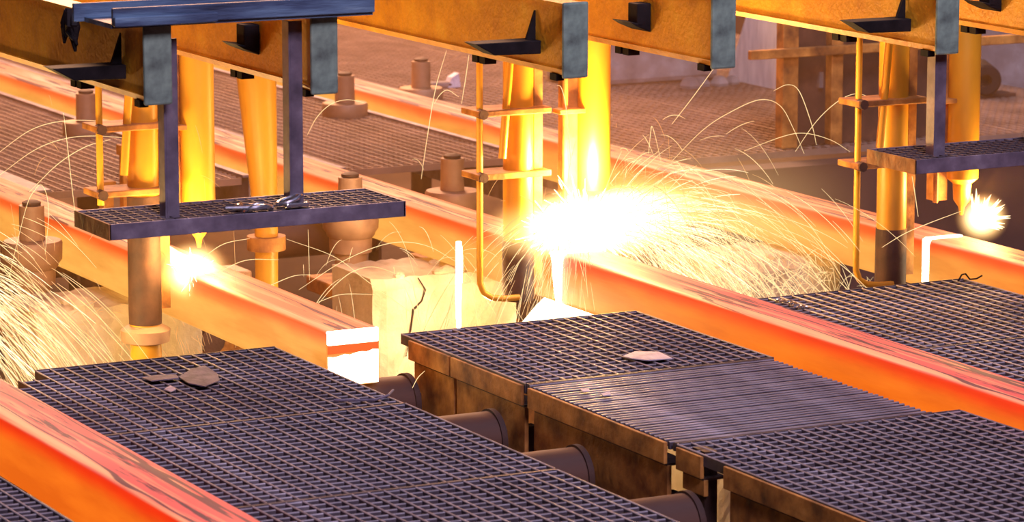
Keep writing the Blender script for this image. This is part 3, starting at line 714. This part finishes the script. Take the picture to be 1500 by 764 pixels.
oC2 = (2.55, .68, .25)
shower('%s of sparks thrown left from the largest flare', [
    (SPARK, 'spark_fan', [(258, oC2, (.05, .04, .02), 200, 45, 25, 28, .6, 2.0, .22, .03, .09, .0010, -.25, None)]),
    (SPARKD, 'cool_spark_fan', [(91, oC2, (.05, .04, .02), 200, 40, 45, 25, .8, 2.6, .5, .05, .12, .0009, -.25, None)])], oC2)
oA = (.02, 1.05, .24)
def inB(p): return p.x > 1.2 and p.z < .18
shower('%s of sparks raining in from the left edge', [
    (SPARK, 'spark_rain', [(638, oA, (.05, .08, .03), -12, 24, 18, 13, 1.6, 3.4, .36, .04, .11, .0011, -.4, inB, .08)]),
    (SPARKH, 'hot_spark_rain', [(364, oA, (.05, .08, .03), -15, 20, 14, 10, 1.6, 3.2, .26, .03, .09, .0012, -.4, inB, .08)])], oA)
oP = (1.1, 1.25, -.02)
shower('%s of sparks bouncing over the left pier', [(SPARKD, 'spark_scatter', [(133, oP, (.25, .1, .03), 0, 90, 30, 30, .5, 1.6, .2, .03, .09, .0009, -.3, None)])], oP)
oR = (3.6, .9, -.05)
shower('%s of sparks bouncing before the right pier', [(SPARK, 'spark_scatter', [(228, oR, (.20, .1, .05), 170, 70, 35, 30, .5, 1.8, .22, .03, .09, .0009, -.3, None)])], oR)
oM = (1.95, 1.15, .05)
shower('%s of stray sparks crossing the pit between the two middle billets', [(SPARK, 'spark_drift', [(55, oM, (.35, .3, .12), -20, 80, 35, 30, .6, 2.0, .25, .07, .18, .0010, -.25, None)])], oM)
oL = (.9, 1.2, .45)
shower('%s of stray sparks flying above the left billets', [(SPARKD, 'spark_drift', [(26, oL, (.35, .3, .18), 0, 90, 30, 40, .6, 2.0, .15, .04, .12, .0009, -.1, None)])], oL)
# long single trails
def catmull(P, n=6):
    P = [P[0]*2-P[1]] + P + [P[-1]*2-P[-2]]; out = []
    for i in range(1, len(P)-2):
        for k in range(n):
            t = k/n; out.append(.5*((2*P[i]) + (P[i+1]-P[i-1])*t + (2*P[i-1]-5*P[i]+4*P[i+1]-P[i+2])*t*t + (-P[i-1]+3*P[i]-3*P[i+1]+P[i+2])*t**3))
    return out + [P[-2]]
TR = [
 (1.1, 'uppermost of three spark arcs at the left edge below the dark bracket', [(0, 222), (40, 193), (75, 180), (115, 176), (160, 178)]),
 (1.1, 'middle of three spark arcs at the left edge below the dark bracket', [(0, 256), (50, 220), (95, 203), (140, 199), (196, 203)]),
 (1.1, 'lowest of three spark arcs at the left edge below the dark bracket', [(43, 281), (85, 240), (125, 215), (162, 204)]),
 (1.0, 'narrow looping spark trail in front of the stout guide roller', [(12, 410), (38, 305), (52, 277), (61, 271), (69, 288), (71, 320), (66, 372)]),
 (1.1, 'steep spark trail falling left of the hanging platform', [(93, 165), (99, 215), (105, 270), (110, 312)]),
 (1.3, 'spark arc right of the left platform, second post', [(450, 198), (464, 172), (484, 153), (508, 146), (533, 150)]),
 (1.3, 'tall spark trail below the third beam, left one of two', [(617, 262), (626, 200), (638, 130), (654, 74)]),
 (1.3, 'tall spark trail below the third beam, right one of two', [(676, 152), (682, 115), (687, 80)]),
 (1.3, 'short spark arc over the farthest billet below the third beam', [(636, 152), (645, 138), (656, 132), (672, 142)]),
 (.6, 'hooked spark trail between the two middle torch columns', [(816, 125), (822, 128), (828, 150), (833, 190), (836, 240)]),
 (.6, 'straight spark trail meeting the lower corner of the fourth beam', [(1050, 94), (1018, 138), (984, 182)]),
 (.6, 'largest spark arc above the shower, left of the brown frame', [(985, 235), (1030, 190), (1070, 164), (1113, 146), (1143, 155), (1163, 190), (1178, 225)]),
 (.6, 'wide flat spark arc over the right part of the shower', [(1090, 221), (1146, 200), (1179, 195), (1217, 205), (1245, 222)]),
 (.6, 'rising spark arc left of the right torch columns', [(1165, 222), (1190, 185), (1214, 159), (1240, 141), (1262, 138), (1285, 150)]),
 (.6, 'small spark arc on the pale slab in the background', [(1133, 133), (1154, 124), (1171, 134), (1189, 182), (1196, 212)]),
 (.6, 'spark hop above the shower, narrow and steep', [(950, 225), (953, 195), (955, 185), (960, 200), (968, 235)]),
 (.9, 'low spark arc left of the cracked pier', [(465, 446), (490, 418), (518, 397), (550, 391), (594, 406)]),
 (.9, 'long high spark arc left of the cracked pier', [(438, 424), (505, 381), (571, 356), (623, 359), (670, 384)]),
 (.9, 'spark trail descending across the pit left of the cracked pier', [(420, 350), (490, 376), (540, 413), (600, 456)]),
 (.9, 'flat short spark trail above the white cut end', [(464, 443), (500, 431), (548, 431)]),
 (.8, 'upper of three sparks right of the spiky flame', [(297, 377), (328, 357), (366, 349)]),
 (.8, 'middle of three sparks right of the spiky flame', [(318, 399), (360, 381), (408, 380)]),
 (.8, 'lower of three sparks right of the spiky flame', [(362, 432), (395, 418), (430, 404), (455, 402)]),
 (.0, 'spark crossing the farthest billet under the right platform', [(1292, 362), (1325, 342), (1360, 327), (1408, 309)]),
 (.0, 'short spark below the corner of the right platform', [(1336, 258), (1340, 282), (1345, 317)]),
 (-.25, 'single spark falling on the first channel roller', [(604, 568), (612, 553), (622, 543)]),
 (.4, 'left looping spark on the side of the long orange billet', [(891, 455), (896, 420), (904, 408), (911, 414), (915, 424)]),
 (.4, 'right slanted spark on the side of the long orange billet', [(958, 456), (972, 430), (993, 400)]),
 (.4, 'middle spark on the side of the long orange billet', [(914, 458), (922, 430), (929, 398), (935, 380)]),
]
for Y, lab, px_ in TR:
    P = catmull([at(a, b, Y) for a, b in px_])
    m = MB(); m.tube(P, [.0012*(.45+.55*math.sin(math.pi*(k+1)/(len(P)+1))) for k in range(len(P))], 4)
    tag(m.build('spark_trail', SPARK, loc=P[len(P)//2]), lab, 'spark', 'long single spark trails')

# ------------------------------------------------------------------ thin smoke over the cutting pit
m_, nt, out = mat_new('thin_smoke'); vsn = N(nt, 'ShaderNodeVolumeScatter'); vsn.inputs['Color'].default_value = (.98, .50, .20, 1); vsn.inputs['Density'].default_value = .025; vsn.inputs['Anisotropy'].default_value = .2
nt.links.new(vsn.outputs[0], out.inputs['Volume'])
tag(MB().box(-1.2, 6.8, .25, 9, -.95, 1.9).build('smoke', m_, loc=(2.6, 4, -.95)), 'thin smoke hanging over the cutting pit and the back walkways', 'smoke', kind='stuff')
